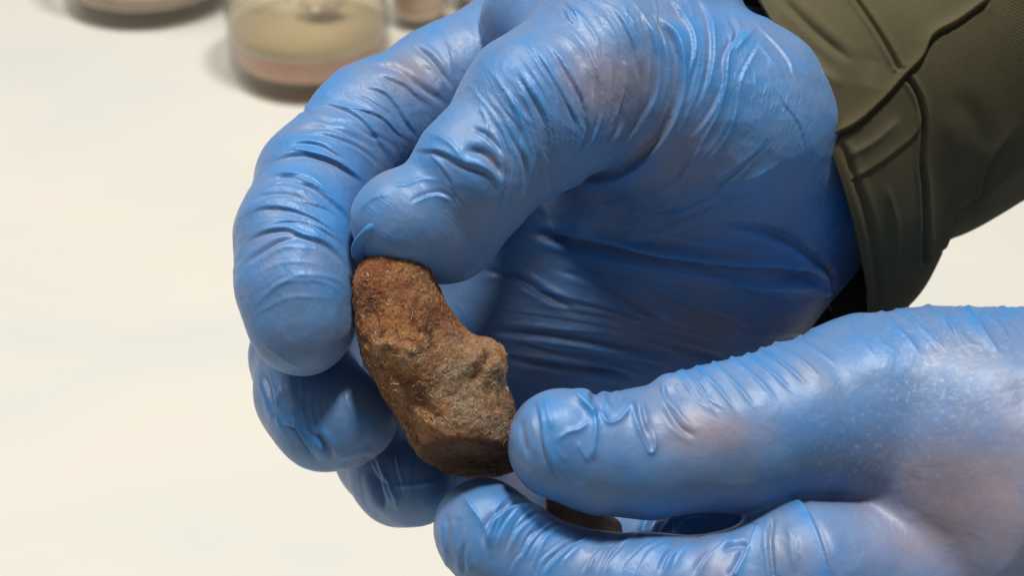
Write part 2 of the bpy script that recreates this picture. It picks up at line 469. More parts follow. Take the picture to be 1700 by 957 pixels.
RH = [  # the far hand: palm towards the lens, thumb on top
    Chain('palm', [(800, 400, 302, 108), (1300, 400, 290, 118)], 6, 0),
    Chain('palm', [(800, 230, 300, 112), (1360, 300, 288, 125)], 6, 10),
    Chain('palm', [(850, 560, 298, 104), (1232, 452, 288, 120)], 6, 10),
    Chain('palm', [(880, 640, 302, 100), (1215, 520, 296, 105)], 6, 10),
    Chain('palm', [(930, 85, 290, 112), (1450, 190, 285, 150)], 6, 10),
    Chain('palm', [(1280, 290, 276, 125), (1500, 180, 290, 130), (1800, 0, 302, 130)], 6, 10),
    Chain('palm', [(800, 400, 302, 105), (600, 690, 288, 82)], 4, 6),
    Chain('palm', [(800, 230, 300, 110), (520, 520, 282, 90)], 4, 6),
    Chain('palm', [(850, 560, 298, 100), (770, 710, 292, 74)], 4, 6),
    Chain('thenar', [(1000, 120, 259, 150), (1215, 215, 268, 172), (1262, 325, 275, 120)], 8, 7),
    Chain('thenar', [(900, 35, 275, 102), (1080, -10, 272, 140)], 6, 7),
    Chain('thenar', [(985, 315, 277, 82), (1120, 345, 279, 100), (1270, 362, 280, 88)], 8, 9),
    Chain('index', [(845, 80, 289, 100), (744, 137, 283, 90), (617, 205, 272, 92), (529, 300, 262, 92), (491, 392, 252, 92), (495, 470, 247, 90), (503, 537, 245, 89)], 5, .5, .16, 2.6),
    Chain('middle', [(520, 520, 282, 88), (508, 590, 272, 84), (513, 652, 262, 82), (545, 690, 257, 82), (583, 697, 254, 76)], 5, .5, .12, 2.6),
    Chain('ring', [(600, 690, 288, 78), (640, 760, 276, 70), (668, 795, 268, 71), (686, 804, 262, 70)], 5, .5, .12, 3),
    Chain('little', [(755, 715, 292, 82), (800, 780, 284, 80), (864, 798, 275, 62)], 4, .5, .1, 3),
    Chain('thumb', [(673, 365, 243, 89), (735, 370, 249, 93), (792, 288, 246, 103), (900, 180, 251, 131), (1000, 120, 259, 152)], 3, 1.2, .16, 2.8),
]
I_, T_, TP = 'index', 'thumb', 'thumb+thenar'
RF = [
    (I_, 'v', 7, .55, [(676, 69), (715, 97), (740, 130), (755, 152)]),
    (I_, 'v', 8, .6, [(608, 108), (655, 112), (690, 135), (720, 158), (746, 180)]),
    (I_, 's', 9, .55, [(523, 174), (552, 176), (585, 188), (614, 214), (636, 247), (649, 271)]),
    (I_, 's', 9, .5, [(599, 141), (636, 152), (658, 174), (676, 203), (698, 232)]),
    (I_, 'v', 7, .35, [(479, 218), (526, 212), (563, 218), (599, 236), (618, 254)]),
    (I_, 's', 10, .65, [(440, 272), (490, 258), (534, 263), (563, 276), (588, 295), (610, 309)]),
    (I_, 's', 10, .6, [(424, 306), (453, 293), (486, 295), (519, 313), (552, 338), (574, 364), (583, 392)]),
    (I_, 'v', 7, .35, [(414, 338), (453, 324), (490, 329), (526, 346)]),
    (I_, 's', 9, .5, [(402, 361), (438, 346), (482, 349), (519, 364), (548, 386), (574, 411)]),
    (I_, 's', 10, .65, [(398, 405), (438, 386), (475, 382), (501, 393), (537, 404), (559, 422), (583, 452)]),
    (I_, 'v', 7, .4, [(404, 444), (435, 419), (471, 400), (505, 398)]),
    (I_, 'r', 8, .3, [(411, 525), (440, 492), (475, 466), (516, 457), (563, 468), (584, 505)]),
    (I_, 'r', 7, .25, [(414, 545), (453, 582), (485, 605), (526, 617)]),
    (I_, 'r', 7, .25, [(540, 470), (556, 510), (560, 560)]),
    (I_, 'v', 6, .25, [(470, 170), (520, 192), (575, 215)]),
    (I_, 'r', 6, .3, [(540, 150), (585, 160), (625, 185), (650, 210)]),
    (I_, 'r', 6, .3, [(440, 240), (490, 235), (540, 240), (580, 262)]),
    (I_, 'r', 6, .3, [(425, 328), (460, 312), (510, 322), (550, 352)]),
    (I_, 'r', 6, .3, [(412, 378), (460, 365), (510, 378), (560, 408)]),
    (I_, 'r', 6, .35, [(735, 60), (745, 95), (753, 130)]),
    # thumb
    (T_, 'r', 8, .6, [(716, 222), (749, 240), (775, 273)]),
    (T_, 's', 10, .7, [(683, 251), (731, 254), (771, 273), (811, 287), (832, 325)]),
    (T_, 'v', 12, .8, [(765, 249), (800, 255), (822, 275), (840, 302)]),
    (T_, 'r', 5, .45, [(793, 196), (800, 183), (809, 210), (804, 238)]),
    (T_, 'r', 6, .55, [(808, 152), (819, 178), (841, 210), (855, 240), (863, 276), (855, 325)]),
    (T_, 'r', 6, .55, [(830, 137), (852, 178), (874, 221), (885, 269), (881, 318)]),
    (T_, 'v', 6, .5, [(800, 159), (828, 192), (848, 228), (872, 276), (871, 334)]),
    (T_, 'v', 6, .5, [(818, 195), (836, 232), (844, 275), (836, 330), (828, 360)]),
    (T_, 'r', 5, .4, [(828, 260), (836, 300), (826, 345)]),
    (T_, 's', 7, .55, [(858, 118), (878, 150), (900, 185), (915, 215)]),
    (T_, 'r', 5, .45, [(838, 150), (862, 185), (890, 215)]),
    (T_, 's', 7, .6, [(880, 71), (917, 130), (946, 180), (967, 222)]),
    (T_, 's', 7, .6, [(905, 65), (934, 109), (967, 167), (974, 222)]),
    (T_, 'r', 7, .4, [(926, 50), (959, 84), (984, 138)]),
    (T_, 'r', 6, .35, [(860, 60), (890, 100), (922, 150)]),
    (T_, 'v', 6, .4, [(780, 210), (812, 228), (838, 262)]),
    (TP, 's', 8, .6, [(1009, 0), (1034, 38), (1055, 88), (1064, 140)]),
    (TP, 's', 10, .8, [(1059, 0), (1076, 46), (1089, 92), (1089, 146), (1072, 188), (1034, 238), (995, 272)]),
    (TP, 's', 13, 1.5, [(1080, 10), (1118, 63), (1130, 113), (1126, 167), (1101, 226), (1064, 267), (1018, 292), (955, 303)], (.2, .1)),
    (TP, 's', 8, .6, [(1112, -5), (1143, 46), (1150, 84), (1141, 128)]),
    (TP, 's', 9, .7, [(1150, -10), (1176, 33), (1182, 84), (1174, 134), (1158, 185)]),
    (TP, 's', 9, .65, [(1250, 30), (1222, 67), (1203, 96), (1199, 146), (1174, 196), (1140, 236)]),
    (TP, 'r', 6, .5, [(1258, 42), (1240, 62), (1215, 92)]),
    (TP, 'r', 6, .4, [(1060, 20), (1100, 80), (1110, 130), (1098, 180)]),
    (TP, 'r', 6, .4, [(985, 10), (1015, 50), (1030, 100)]),
    (TP, 'r', 6, .4, [(940, 5), (975, 40), (1000, 80)]),
    (TP, 'v', 6, .35, [(1205, 20), (1222, 50), (1218, 80)]),
    (TP+'+palm', 'r', 5, .35, [(1075, 363), (1130, 351), (1180, 326), (1231, 288), (1262, 258)]),
    (TP+'+palm', 'v', 8, .3, [(1075, 375), (1135, 362), (1190, 336), (1240, 300)]),
    (TP+'+palm', 'r', 6, .3, [(1186, 334), (1227, 330), (1285, 316)]),
    (TP+'+palm', 'r', 6, .3, [(1180, 235), (1150, 265), (1120, 310)]),
    (TP+'+palm', 'r', 8, .35, [(1210, 160), (1200, 215), (1165, 262), (1110, 310), (1060, 330)]),
    (T_, 'r', 6, .45, [(888, 234), (909, 276), (913, 322), (900, 352)]),
    (T_, 'v', 6, .4, [(967, 188), (974, 217), (965, 262)]),
    (T_, 'v', 6, .35, [(1034, 170), (1030, 205), (1005, 240)]),
    (T_, 's', 7, .5, [(755, 335), (728, 322), (700, 328), (680, 340)]),
    (T_, 'r', 6, .45, [(700, 240), (728, 268), (752, 300), (755, 336)]),
    (T_, 'r', 5, .35, [(640, 300), (668, 308), (700, 298), (740, 302)]),
    (T_, 'r', 5, .35, [(596, 352), (620, 330), (650, 322)]),
    # palm
    ('palm+thenar', 'v', 12, 1.6, [(872, 383), (926, 395), (1029, 418), (1125, 437), (1221, 449), (1366, 460)], (.12, .05)),
    ('palm+thenar', 'v', 8, .6, [(1014, 395), (1087, 403), (1163, 416), (1297, 434)]),
    ('palm+thenar', 's', 12, 1.4, [(1380, 495), (1374, 456), (1347, 430), (1309, 403), (1240, 378), (1180, 370)], (.05, .4)),
    ('palm', 'v', 9, .7, [(790, 448), (850, 458), (907, 491), (964, 521)]),
    ('palm', 's', 9, .7, [(964, 422), (1029, 449), (1098, 483), (1156, 510), (1213, 529), (1255, 548)]),
    ('palm', 's', 9, .6, [(1137, 456), (1213, 464), (1259, 483), (1335, 502)]),
    ('palm', 'v', 9, .8, [(790, 548), (896, 556), (972, 567), (1068, 583), (1125, 590)]),
    ('palm', 'v', 8, .5, [(1106, 571), (1163, 590), (1210, 598)]),
    ('palm', 'v', 8, .6, [(825, 598), (896, 606), (953, 613), (1014, 617), (1075, 640)]),
    ('palm', 'v', 8, .4, [(900, 440), (990, 470), (1080, 520), (1150, 560)]),
    # middle and ring
    ('middle', 's', 9, .8, [(462, 704), (490, 709), (513, 739), (533, 768)]),
    ('middle', 'r', 6, .6, [(500, 700), (524, 726), (545, 758)]),
    ('middle', 'v', 8, .7, [(515, 712), (540, 738), (552, 765)]),
    ('middle', 'r', 7, .6, [(448, 700), (462, 675), (468, 640)]),
    ('middle', 'v', 8, .7, [(436, 612), (452, 660), (463, 700)]),
    ('middle', 'r', 9, .3, [(572, 640), (580, 680), (600, 715)]),
    ('middle', 'v', 9, .5, [(560, 775), (590, 768), (625, 760)]),
    ('ring', 'r', 6, .6, [(641, 803), (656, 826), (660, 856)]),
    ('ring', 'r', 7, .5, [(641, 811), (678, 807), (735, 800)]),
    ('ring', 'v', 10, .8, [(622, 780), (628, 810), (640, 850)]),
    ('ring', 'r', 8, .4, [(664, 725), (690, 745), (728, 790)]),
]
RF += fan(T_, [(830, 137), (852, 178), (874, 221), (885, 269), (881, 318)], [(1000, 0), (1034, 38), (1055, 88), (1050, 190), (990, 260)], 12, .5, 5, 1)
RF += fan(T_, [(760, 120), (800, 160), (835, 220), (845, 290), (835, 350)], [(885, 70), (917, 130), (946, 180), (950, 260), (915, 330)], 7, .4, 4.5, 2)
RF += fan(TP, [(1059, 0), (1089, 92), (1072, 188), (1000, 270)], [(1100, 0), (1130, 113), (1101, 226), (1010, 292)], 3, .45, 5, 3)
RF += fan(TP, [(1122, 8), (1147, 84), (1139, 130), (1105, 250)], [(1290, 60), (1240, 130), (1215, 230), (1120, 330)], 7, .4, 5.5, 4)
RF += fan(TP, [(900, 0), (930, 30), (960, 80)], [(1150, -20), (1170, 10), (1185, 60)], 9, .35, 5.5, 5)
RF += fan(TP, [(1230, 10), (1280, 70), (1310, 130)], [(1290, 160), (1320, 230), (1330, 300)], 4, .3, 6, 6)
RF += fan(I_, [(608, 108), (655, 112), (700, 140), (746, 180)], [(440, 272), (490, 258), (563, 276), (610, 309)], 6, .38, 5, 7, 'sssv')
RF += fan(I_, [(440, 272), (490, 258), (563, 276), (610, 309)], [(398, 405), (475, 382), (537, 404), (583, 452)], 6, .38, 5, 8, 'sssv')
RF += fan(I_, [(402, 420), (475, 395), (537, 415), (583, 460)], [(415, 545), (480, 500), (540, 500), (588, 530)], 5, .2, 6, 9, 'rr')
RF += fan(I_, [(430, 470), (470, 540), (500, 600)], [(560, 450), (575, 520), (560, 590)], 4, .14, 9, 10, 'rr')
RF += fan('palm', [(790, 448), (907, 480), (1100, 520), (1250, 560)], [(790, 600), (896, 606), (1014, 617), (1150, 660)], 8, .35, 6, 11, 'ssrv')
RF += fan('palm+thenar', [(900, 340), (1050, 370), (1200, 400), (1330, 430)], [(880, 400), (1029, 430), (1180, 480), (1340, 500)], 6, .3, 6, 12, 'rrs')
RF += fan('thenar', [(960, 310), (1080, 330), (1200, 270), (1290, 180)], [(1000, 380), (1130, 380), (1260, 330), (1370, 300)], 4, .25, 6, 13, 'rrs')
RF += fan('middle', [(440, 600), (455, 680), (500, 740)], [(540, 630), (540, 700), (560, 770)], 6, .35, 6, 14, 'rs')
RF += fan('middle', [(560, 620), (570, 680), (580, 740)], [(640, 640), (645, 690), (630, 750)], 3, .15, 9, 15, 'r')
RF += fan('ring', [(600, 760), (620, 800), (640, 850)], [(690, 730), (690, 800), (680, 860)], 5, .3, 6, 16, 'rs')
STR = [(690, 120, 70, 60, .9), (560, 265, 90, 60, .6), (500, 330, 60, 35, .45), (505, 580, 70, 50, .45), (1010, 130, 110, 85, .85), (820, 270, 50, 50, .6),
       (1120, 230, 140, 120, .75), (1180, 540, 260, 80, .85), (950, 500, 120, 60, .6), (900, 600, 140, 60, .7), (470, 660, 50, 60, .5), (600, 700, 50, 50, .3),
       (870, 190, 60, 70, .45), (720, 410, 60, 40, .35), (860, 790, 60, 50, .9), (600, 800, 30, 40, .5), (1260, 330, 60, 60, .2)]
build_hand('far hand', RH, RF, .50, person, STR, (), 'gloved hand with its palm turned to the viewer and thumb on top', .40, [(690, 120, 50, 40, .3), (1000, 130, 70, 60, .45), (1120, 250, 60, 60, .25), (1150, 540, 160, 50, .2), (870, 790, 60, 40, .5)])

LH = [  # the near hand: back of the hand towards the lens
    Chain('body', [(1440, 700, 256, 150), (1640, 790, 256, 262)], 10, 0),
    Chain('body', [(1580, 700, 256, 185), (1900, 760, 262, 250)], 10, 10),
    Chain('body', [(1900, 760, 262, 250), (2300, 900, 290, 250)], 10, 10),
    Chain('index', [(802, 878, 248, 83), (832, 905, 247, 83), (925, 962, 245, 86), (1080, 988, 243, 98), (1230, 990, 242, 104), (1330, 960, 243, 128), (1470, 960, 250, 150)], 2, 3, .18, 2.6),
    Chain('body', [(1400, 1080, 262, 150), (1700, 1050, 262, 240)], 10, 6),
    Chain('middle', [(1420, 950, 262, 105), (1250, 925, 266, 86), (1150, 922, 266, 66), (1120, 935, 268, 64)], 5, 1, .5, 2.2),
    Chain('ring', [(1450, 940, 280, 150), (1250, 910, 282, 110), (1090, 920, 280, 94), (950, 890, 281, 80)], 5, 1, .2, 2.6),
    Chain('thumb', [(1112, 652, 245, 36), (1150, 666, 246, 45)], 2, 3),
    Chain('thumb', [(1190, 668, 246, 62), (1240, 660, 248, 64)], 2, 3),
    Chain('thumb', [(965, 672, 240, 28), (948, 690, 240, 30)], 2, 2.5),
    Chain('thumb', [(934, 736, 243, 92), (1000, 755, 244, 97), (1070, 752, 246, 107), (1230, 728, 248, 122), (1330, 700, 250, 130), (1440, 690, 255, 165), (1530, 690, 256, 182)], 2, 1.5, .05, 2.8),
]
LF = [
    (T_, 's', 9, .7, [(889, 658), (898, 699), (903, 735), (917, 769), (940, 805)]),
    (T_, 'r', 8, .5, [(904, 650), (912, 690), (920, 720)]),
    (T_, 'r', 7, .6, [(918, 738), (943, 719), (962, 714), (984, 696)]),
    (T_, 'r', 7, .9, [(954, 645), (968, 668), (986, 693), (988, 727), (980, 770)], (.1, .15)),
    (T_, 'v', 8, .7, [(978, 650), (990, 672), (1000, 690)]),
    (T_, 'r', 6, .8, [(985, 660), (999, 690), (1011, 704), (1033, 694), (1056, 662)], (.15, .15)),
    (T_, 'r', 6, .8, [(1052, 655), (1052, 684), (1061, 713), (1078, 752), (1088, 741), (1084, 711)], (.15, .15)),
    (T_, 'r', 5, .6, [(1065, 650), (1068, 680), (1076, 718)]),
    (T_, 'v', 6, .5, [(1058, 665), (1066, 700), (1076, 730)]),
    (T_, 'r', 6, .5, [(955, 730), (966, 750), (979, 772)]),
    (T_, 'v', 7, .45, [(1100, 660), (1112, 685), (1130, 710), (1160, 730)]),
    (T_, 'r', 7, .7, [(1098, 628), (1102, 655), (1115, 680)]),
    (T_, 'v', 12, .8, [(1005, 650), (1020, 665), (1040, 650)]),
    (T_, 'v', 10, .8, [(985, 640), (992, 660), (1005, 690)]),
    (T_, 'r', 12, .5, [(1125, 615), (1140, 640), (1155, 665)], (.02, .4)),
    (T_, 'v', 8, .35, [(865, 690), (868, 730), (880, 765)]),
    (T_, 'r', 8, .3, [(930, 770), (950, 800), (985, 820)]),
    ('index', 'r', 8, .6, [(757, 805), (782, 842), (808, 884), (818, 935)]),
    ('index', 's', 11, 1.1, [(898, 842), (860, 842), (830, 854), (810, 880), (808, 915)], (.2, .2)),
    ('index', 's', 7, .5, [(909, 857), (887, 861), (857, 884), (838, 925)]),
    ('index', 's', 6, .4, [(925, 864), (900, 880), (876, 905), (862, 940)]),
    ('index', 's', 6, .4, [(939, 872), (909, 891), (894, 912), (880, 950)]),
    ('index', 's', 9, .8, [(1005, 890), (969, 895), (939, 913), (913, 938), (900, 960)]),
    ('index', 'v', 6, .4, [(771, 900), (770, 930), (774, 960)]),
    ('index', 'v', 6, .3, [(742, 850), (745, 890), (752, 930)]),
    ('index', 's', 6, .35, [(1010, 900), (985, 925), (965, 957)]),
    ('index', 's', 6, .3, [(1045, 898), (1015, 930), (1000, 957)]),
    ('index', 's', 9, .8, [(1170, 897), (1138, 908), (1112, 924), (1094, 960)]),
    ('index', 's', 9, .9, [(1225, 888), (1188, 911), (1169, 931), (1150, 962)]),
    ('index', 'v', 7, .5, [(1198, 918), (1217, 908), (1250, 902)]),
    ('index+body', 's', 10, 1.2, [(1260, 868), (1246, 896), (1230, 930), (1212, 962)], (.1, .1)),
    ('index+body', 'v', 6, .5, [(1284, 855), (1279, 899), (1284, 962)], (.2, .05)),
    ('index+body', 'r', 12, .5, [(1309, 860), (1315, 918), (1320, 960)]),
    ('index+body+thumb', 's', 12, .9, [(1388, 985), (1366, 910), (1350, 868), (1336, 842), (1312, 822)], (.02, .15)),
    ('middle', 's', 10, 1.0, [(1165, 860), (1135, 872), (1110, 890)]),
    ('middle', 'v', 8, 1.0, [(1095, 855), (1082, 870), (1074, 895)]),
    ('middle', 's', 9, 1.0, [(1320, 835), (1285, 848), (1255, 880)]),
    ('middle', 's', 9, .8, [(1290, 832), (1262, 845), (1240, 870)]),
]
LF = [(f[0], f[1], f[2]*1.15, f[3]*.85, *f[4:]) if f[0] == T_ else f for f in LF]
for (x0, y0, x1, y1, a) in [(1130, 618, 1200, 702, .5), (1158, 616, 1232, 696, .5), (1188, 613, 1260, 686, .6), (1218, 605, 1296, 672, .65), (1243, 597, 1322, 658, .7), (1266, 588, 1346, 644, .7), (1290, 579, 1368, 630, .6), (1318, 567, 1395, 612, .5), (1345, 553, 1420, 600, .3)]:
    mx, my = (x0+x1)/2+2, (y0+y1)/2-5
    LF.append(('thumb+body', 'r', 6.5, a*1.0, [(x0-5, y0-10), (mx, my), (x1, y1)], (.01, .45)))
for pts, a in [([(1455, 510), (1485, 540), (1515, 573), (1532, 596)], .5), ([(1480, 508), (1517, 536), (1547, 563), (1576, 584)], .6), ([(1535, 502), (1576, 538), (1600, 568)], .6),
               ([(1500, 508), (1530, 530), (1560, 560)], .3), ([(1604, 512), (1631, 550), (1662, 594)], .7), ([(1590, 510), (1615, 545), (1640, 580)], .4), ([(1630, 518), (1658, 540), (1678, 570)], .5), ([(1660, 508), (1702, 535)], .5),
               ([(1415, 538), (1438, 578), (1455, 600)], .3), ([(1680, 500), (1740, 540)], .4)]:
    LF.append(('thumb+body', 'r', 6.5, a*1.1, pts, (.02, .4)))
LF += fan('index', [(850, 800), (810, 850), (800, 957)], [(1000, 885), (930, 910), (890, 970)], 9, .35, 5, 21, 'ssr')
LF += fan('index', [(1000, 885), (940, 920), (920, 970)], [(1230, 885), (1170, 915), (1140, 970)], 9, .3, 5, 22, 'ssr')
LF += fan('index', [(730, 850), (740, 900), (745, 970)], [(800, 850), (800, 900), (800, 970)], 4, .2, 6, 23, 'r')
LF += fan('index+body', [(1240, 890), (1215, 920), (1200, 970)], [(1330, 870), (1330, 920), (1330, 970)], 3, .25, 9, 24, 'r')
LF += fan('thumb+body', [(1420, 520), (1470, 570), (1510, 610)], [(1690, 500), (1710, 540), (1740, 570)], 10, .25, 6, 25, 'rrs', 7, (.02, .5))
LF += fan(T_, [(860, 680), (866, 730), (885, 780)], [(920, 660), (915, 720), (950, 800)], 4, .22, 6, 26, 'r')
LF += fan(T_, [(1090, 640), (1110, 680), (1150, 720)], [(1150, 620), (1190, 670), (1230, 700)], 4, .3, 6, 27, 'rs', 7, (.05, .5))
LF += fan('middle', [(1100, 850), (1090, 880), (1080, 910)], [(1310, 830), (1270, 850), (1240, 880)], 8, .6, 6, 28, 'sr')
STL = [(1160, 720, 130, 60, .8), (1100, 700, 60, 40, .6), (920, 720, 50, 50, .35), (1600, 820, 260, 200, .95), (1480, 620, 150, 80, .6), (1650, 580, 150, 70, .7), (1300, 900, 60, 70, .8),
       (1060, 940, 120, 40, .5), (860, 930, 60, 50, .35), (1180, 950, 60, 40, .6), (1250, 640, 80, 30, .4), (1750, 700, 150, 250, .9)]
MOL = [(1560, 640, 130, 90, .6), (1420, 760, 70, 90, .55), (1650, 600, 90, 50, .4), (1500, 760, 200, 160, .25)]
def pinched_fold():
    up = catmull([(672, 322, 243), (645, 349, 237.2), (614, 370, 235.5), (594, 390, 236.8), (582, 412, 239.5), (586, 432, 241)], 3)
    dn = catmull([(700, 350, 244), (684, 376, 239.5), (668, 400, 238.4), (648, 414, 239), (620, 430, 241), (598, 440, 243)], 3)
    n, m = 46, 18; U = up[np.linspace(0, len(up)-1, n).astype(int)]; D = dn[np.linspace(0, len(dn)-1, n).astype(int)]
    U = np.stack([np.convolve(np.pad(U[:, k], 3, 'edge'), np.ones(7)/7, 'valid') for k in range(3)], 1)
    D = np.stack([np.convolve(np.pad(D[:, k], 3, 'edge'), np.ones(7)/7, 'valid') for k in range(3)], 1)
    rows = []
    for j in range(m):
        f = j/(m-1); q = U*(1-f)+D*f; q = q.copy()
        q[:, 2] -= 1.0*math.sin(math.pi*min(1, f*1.15)**.7)*np.sin(np.linspace(.35, 2.9, n)) - .25*np.sin(np.linspace(0, 9, n)+f*2)*f
        rows.append(np.stack([(q[:, 0]-850)/FPX*q[:, 2], -(q[:, 1]-478.5)/FPX*q[:, 2], -q[:, 2]], 1))
    V = np.vstack(rows); I = np.arange(n*m).reshape(m, n)
    o = mesh_obj('glove_fold', V, np.stack([I[:-1, :-1], I[:-1, 1:], I[1:, 1:], I[1:, :-1]], -1).reshape(-1, 4), GLOVE, person)
    so = o.modifiers.new('thickness', 'SOLIDIFY'); so.thickness = .0003
    o['label'] = 'bright blue pinched flap of loose glove at the upper thumb tip'
pinched_fold()
build_hand('near hand', LH, LF, .44, person, STL, MOL, 'gloved hand with its back turned to the viewer, pinching with thumb and index finger', .40, [(1610, 840, 170, 110, .95), (1180, 720, 110, 45, .45), (1480, 900, 90, 60, .4), (1700, 760, 90, 120, .6), (1180, 930, 40, 25, .5), (1345, 920, 40, 40, .3)])

# ------------------------------------------------------------------ sleeve
def sleeve():
    M = NT('olive_twill'); 
    uv = M.n('ShaderNodeUVMap').outputs[0]
    mp = M.n('ShaderNodeMapping'); mp.inputs['Rotation'].default_value = (0, 0, math.radians(62)); M.l(uv, mp.inputs[0])
    wv = M.n('ShaderNodeTexWave', wave_type='BANDS', bands_direction='X', i_Scale=520.0, i_Distortion=.6, i_Detail=2.0)
    wv.inputs['Detail Scale'].default_value = 2.0
    M.l(mp.outputs[0], wv.inputs['Vector'])
    v = M.coord(); n = M.noise(v, 45, 4, .6); n2 = M.noise(v, 1500, 3, .7)
    c = M.ramp(n, [(.3, (.070, .061, .034)), (.55, (.088, .077, .044)), (.75, (.105, .090, .055))])
    c = M.mix(M.math('MULTIPLY', M.math('MULTIPLY', wv.outputs['Fac'], M.math('ADD', M.attr('pale_twill'), .05)), .8), c, (.32, .30, .20))
    c = M.mix(M.math('MULTIPLY', M.attr('pale_twill'), .45), c, (.16, .145, .09))
    M.l(c, M.b.inputs['Base Color']); M.b.inputs['Roughness'].default_value = 1.0; M.b.inputs['Specular IOR Level'].default_value = .08
    b = M.bump(M.math('MULTIPLY', wv.outputs['Fac'], M.math('ADD', M.attr('pale_twill'), .2)), .00014, .8); b = M.bump(n2, .0001, .6, b); M.l(b, M.b.inputs['Normal'])
    # rings: (centre px, py, depth), half vector A (px, py), half vector B (px, py, mm depth)
    rings = [((1313, 246, 286), (124, 318, 2), (55, -24, -30)),
             ((1375, 208, 287), (148, 284, 2), (66, -28, -32)),
             ((1430, 160, 289), (134, 246, 2), (76, -34, -34)),
             ((1500, 110, 291), (146, 262, 2), (84, -40, -36)),
             ((1590, 50, 294), (140, 270, 3), (90, -45, -38)),
             ((1740, -40, 300), (150, 300, 4), (100, -50, -42)),
             ((2000, -180, 312), (170, 360, 6), (110, -50, -46))]
    R = np.array([[*c, *a, *b] for c, a, b in rings], float)
    nv = 330; nu = 520
    t = np.linspace(0, len(R)-1, 8*len(R)); 
    vv = np.linspace(0, 1, nv)**1.4*(len(R)-1)
    def sm(k):
        q = np.interp(vv, np.arange(len(R)), R[:, k]); kk = np.ones(41)/41
        e = np.concatenate([2*q[0]-q[20:0:-1], q, 2*q[-1]-q[-2:-22:-1]]); return np.convolve(e, kk, 'valid')
    Q = np.stack([sm(k) for k in range(9)], 1)
    th = np.concatenate([np.linspace(-math.pi, -.1, 120, endpoint=False), np.linspace(-.1, math.pi, nu-120, endpoint=False)])
    px = Q[:, 0, None]+Q[:, 3, None]*-np.cos(th)+Q[:, 6, None]*np.sin(th)
    py = Q[:, 1, None]+Q[:, 4, None]*-np.cos(th)+Q[:, 7, None]*np.sin(th)
    d = Q[:, 2, None]+Q[:, 5, None]*-np.cos(th)+Q[:, 8, None]*np.sin(th)
    V = np.stack([(px-850)/FPX*d, -(py-478.5)/FPX*d, -d], -1).reshape(-1, 3)
    I = np.arange(nv*nu).reshape(nv, nu); J = np.roll(I, -1, 1)
    F = np.stack([I[:-1], I[1:], J[1:], J[:-1]], -1).reshape(-1, 4)
    N = vnormals(V, F)
    front = (np.sin(th)[None, :] > -.2)*np.ones((nv, 1)); front = front.ravel()
    cx = to_world(V)
    if (N*( -V)).sum(1)[(front > 0)].mean() < 0: F = F[:, ::-1]; N = -N
    X, Y = px_of(V); H = np.zeros(len(V))
    H += .9*noise(V/22.0, 5)+.15*noise(V/9.0, 6)
    folds = [('s', 8, 1.4, [(1366, 232), (1420, 205), (1465, 165), (1498, 128), (1530, 95), (1548, 60), (1590, 35), (1650, -8)], (.02, .05)),
             ('v', 6, .7, [(1406, -20), (1449, 43), (1476, 87), (1492, 118)], (.02, .02)),
             ('v', 6, .8, [(1503, 125), (1525, 163), (1533, 207), (1531, 272), (1536, 326), (1535, 440)], (.02, .02)),
             ('s', 7, .5, [(1410, 302), (1465, 268), (1520, 222), (1532, 180)], (.05, .1)),
             ('r', 16, .9, [(1250, 20), (1310, 78), (1360, 118), (1410, 150)], (.2, .3)),
             ('v', 11, .7, [(1290, -10), (1350, 50), (1420, 110)], (.2, .3)),
             ('r', 14, .7, [(1400, 262), (1450, 235), (1500, 190)], (.2, .3)),
             ('s', 14, 1.3, [(1560, 420), (1574, 391), (1585, 353), (1623, 321), (1640, 270), (1700, 200)], (.05, .3)),
             ('r', 26, 1.1, [(1620, 340), (1660, 300), (1740, 250)], (.2, .2)),
             ('v', 30, .25, [(1570, 150), (1620, 200), (1640, 260)], (.3, .3)),
             ('r', 34, .3, [(1560, 180), (1590, 250), (1585, 330)], (.3, .3)),
             ('v', 9, .5, [(1395, 235), (1430, 330), (1455, 420), (1462, 505)], (.05, .05)),
             ('r', 12, .6, [(1470, 300), (1490, 380), (1490, 470)], (.2, .3))]
    for kind, wp, a, pts, e in folds:
        m, hh = fold_height(X, Y, pts, wp, kind, e)
        if hh is not None: H[m] += a*hh*front[m]
    V2 = V+N*H[:, None]
    pale_twill = np.zeros(len(V))  # paler cloth and stronger twill along the upper-left rim and band
    for pts, wp, a in [([(1215, 0), (1270, 48), (1330, 108)], 30, .7), ([(1264, 43), (1329, 92), (1395, 147)], 22, .8), ([(1440, 150), (1450, 100)], 30, .5), ([(1385, 250), (1450, 235), (1500, 190)], 14, .25)]:
        m, hh = fold_height(X, Y, pts, wp, 'r', (.2, .2)); pale_twill[m] = np.maximum(pale_twill[m], a*hh)
    o = mesh_obj('sleeve', V2, F, M.m, person, True, {'pale_twill': pale_twill})
    me = o.data; u = me.uv_layers.new(name='UVMap')
    li = np.zeros(len(me.loops), np.int32); me.loops.foreach_get('vertex_index', li)
    U = np.stack([(th[None, :]*np.ones((nv, 1))).ravel()*.045, (np.linspace(0, 1, nv)[:, None]*np.ones((1, nu))).ravel()*.115], 1)
    u.data.foreach_set('uv', U[li].astype(np.float32).ravel())
    s = o.modifiers.new('thickness', 'SOLIDIFY'); s.thickness = .0016; s.offset = -1
    o['label'] = 'olive green twill sleeve with a turned cuff and placket seam'
    # stitches along the seams
    # added black tube that stands for the shade inside the cuff
    B = NT('cuff_black'); B.b.inputs['Base Color'].default_value = (.006, .006, .006, 1); B.b.inputs['Roughness'].default_value = .95
    B.b.inputs['Specular IOR Level'].default_value = .1
    rr = []
    nu2 = 96; th2 = np.linspace(0, 2*math.pi, nu2, endpoint=False)
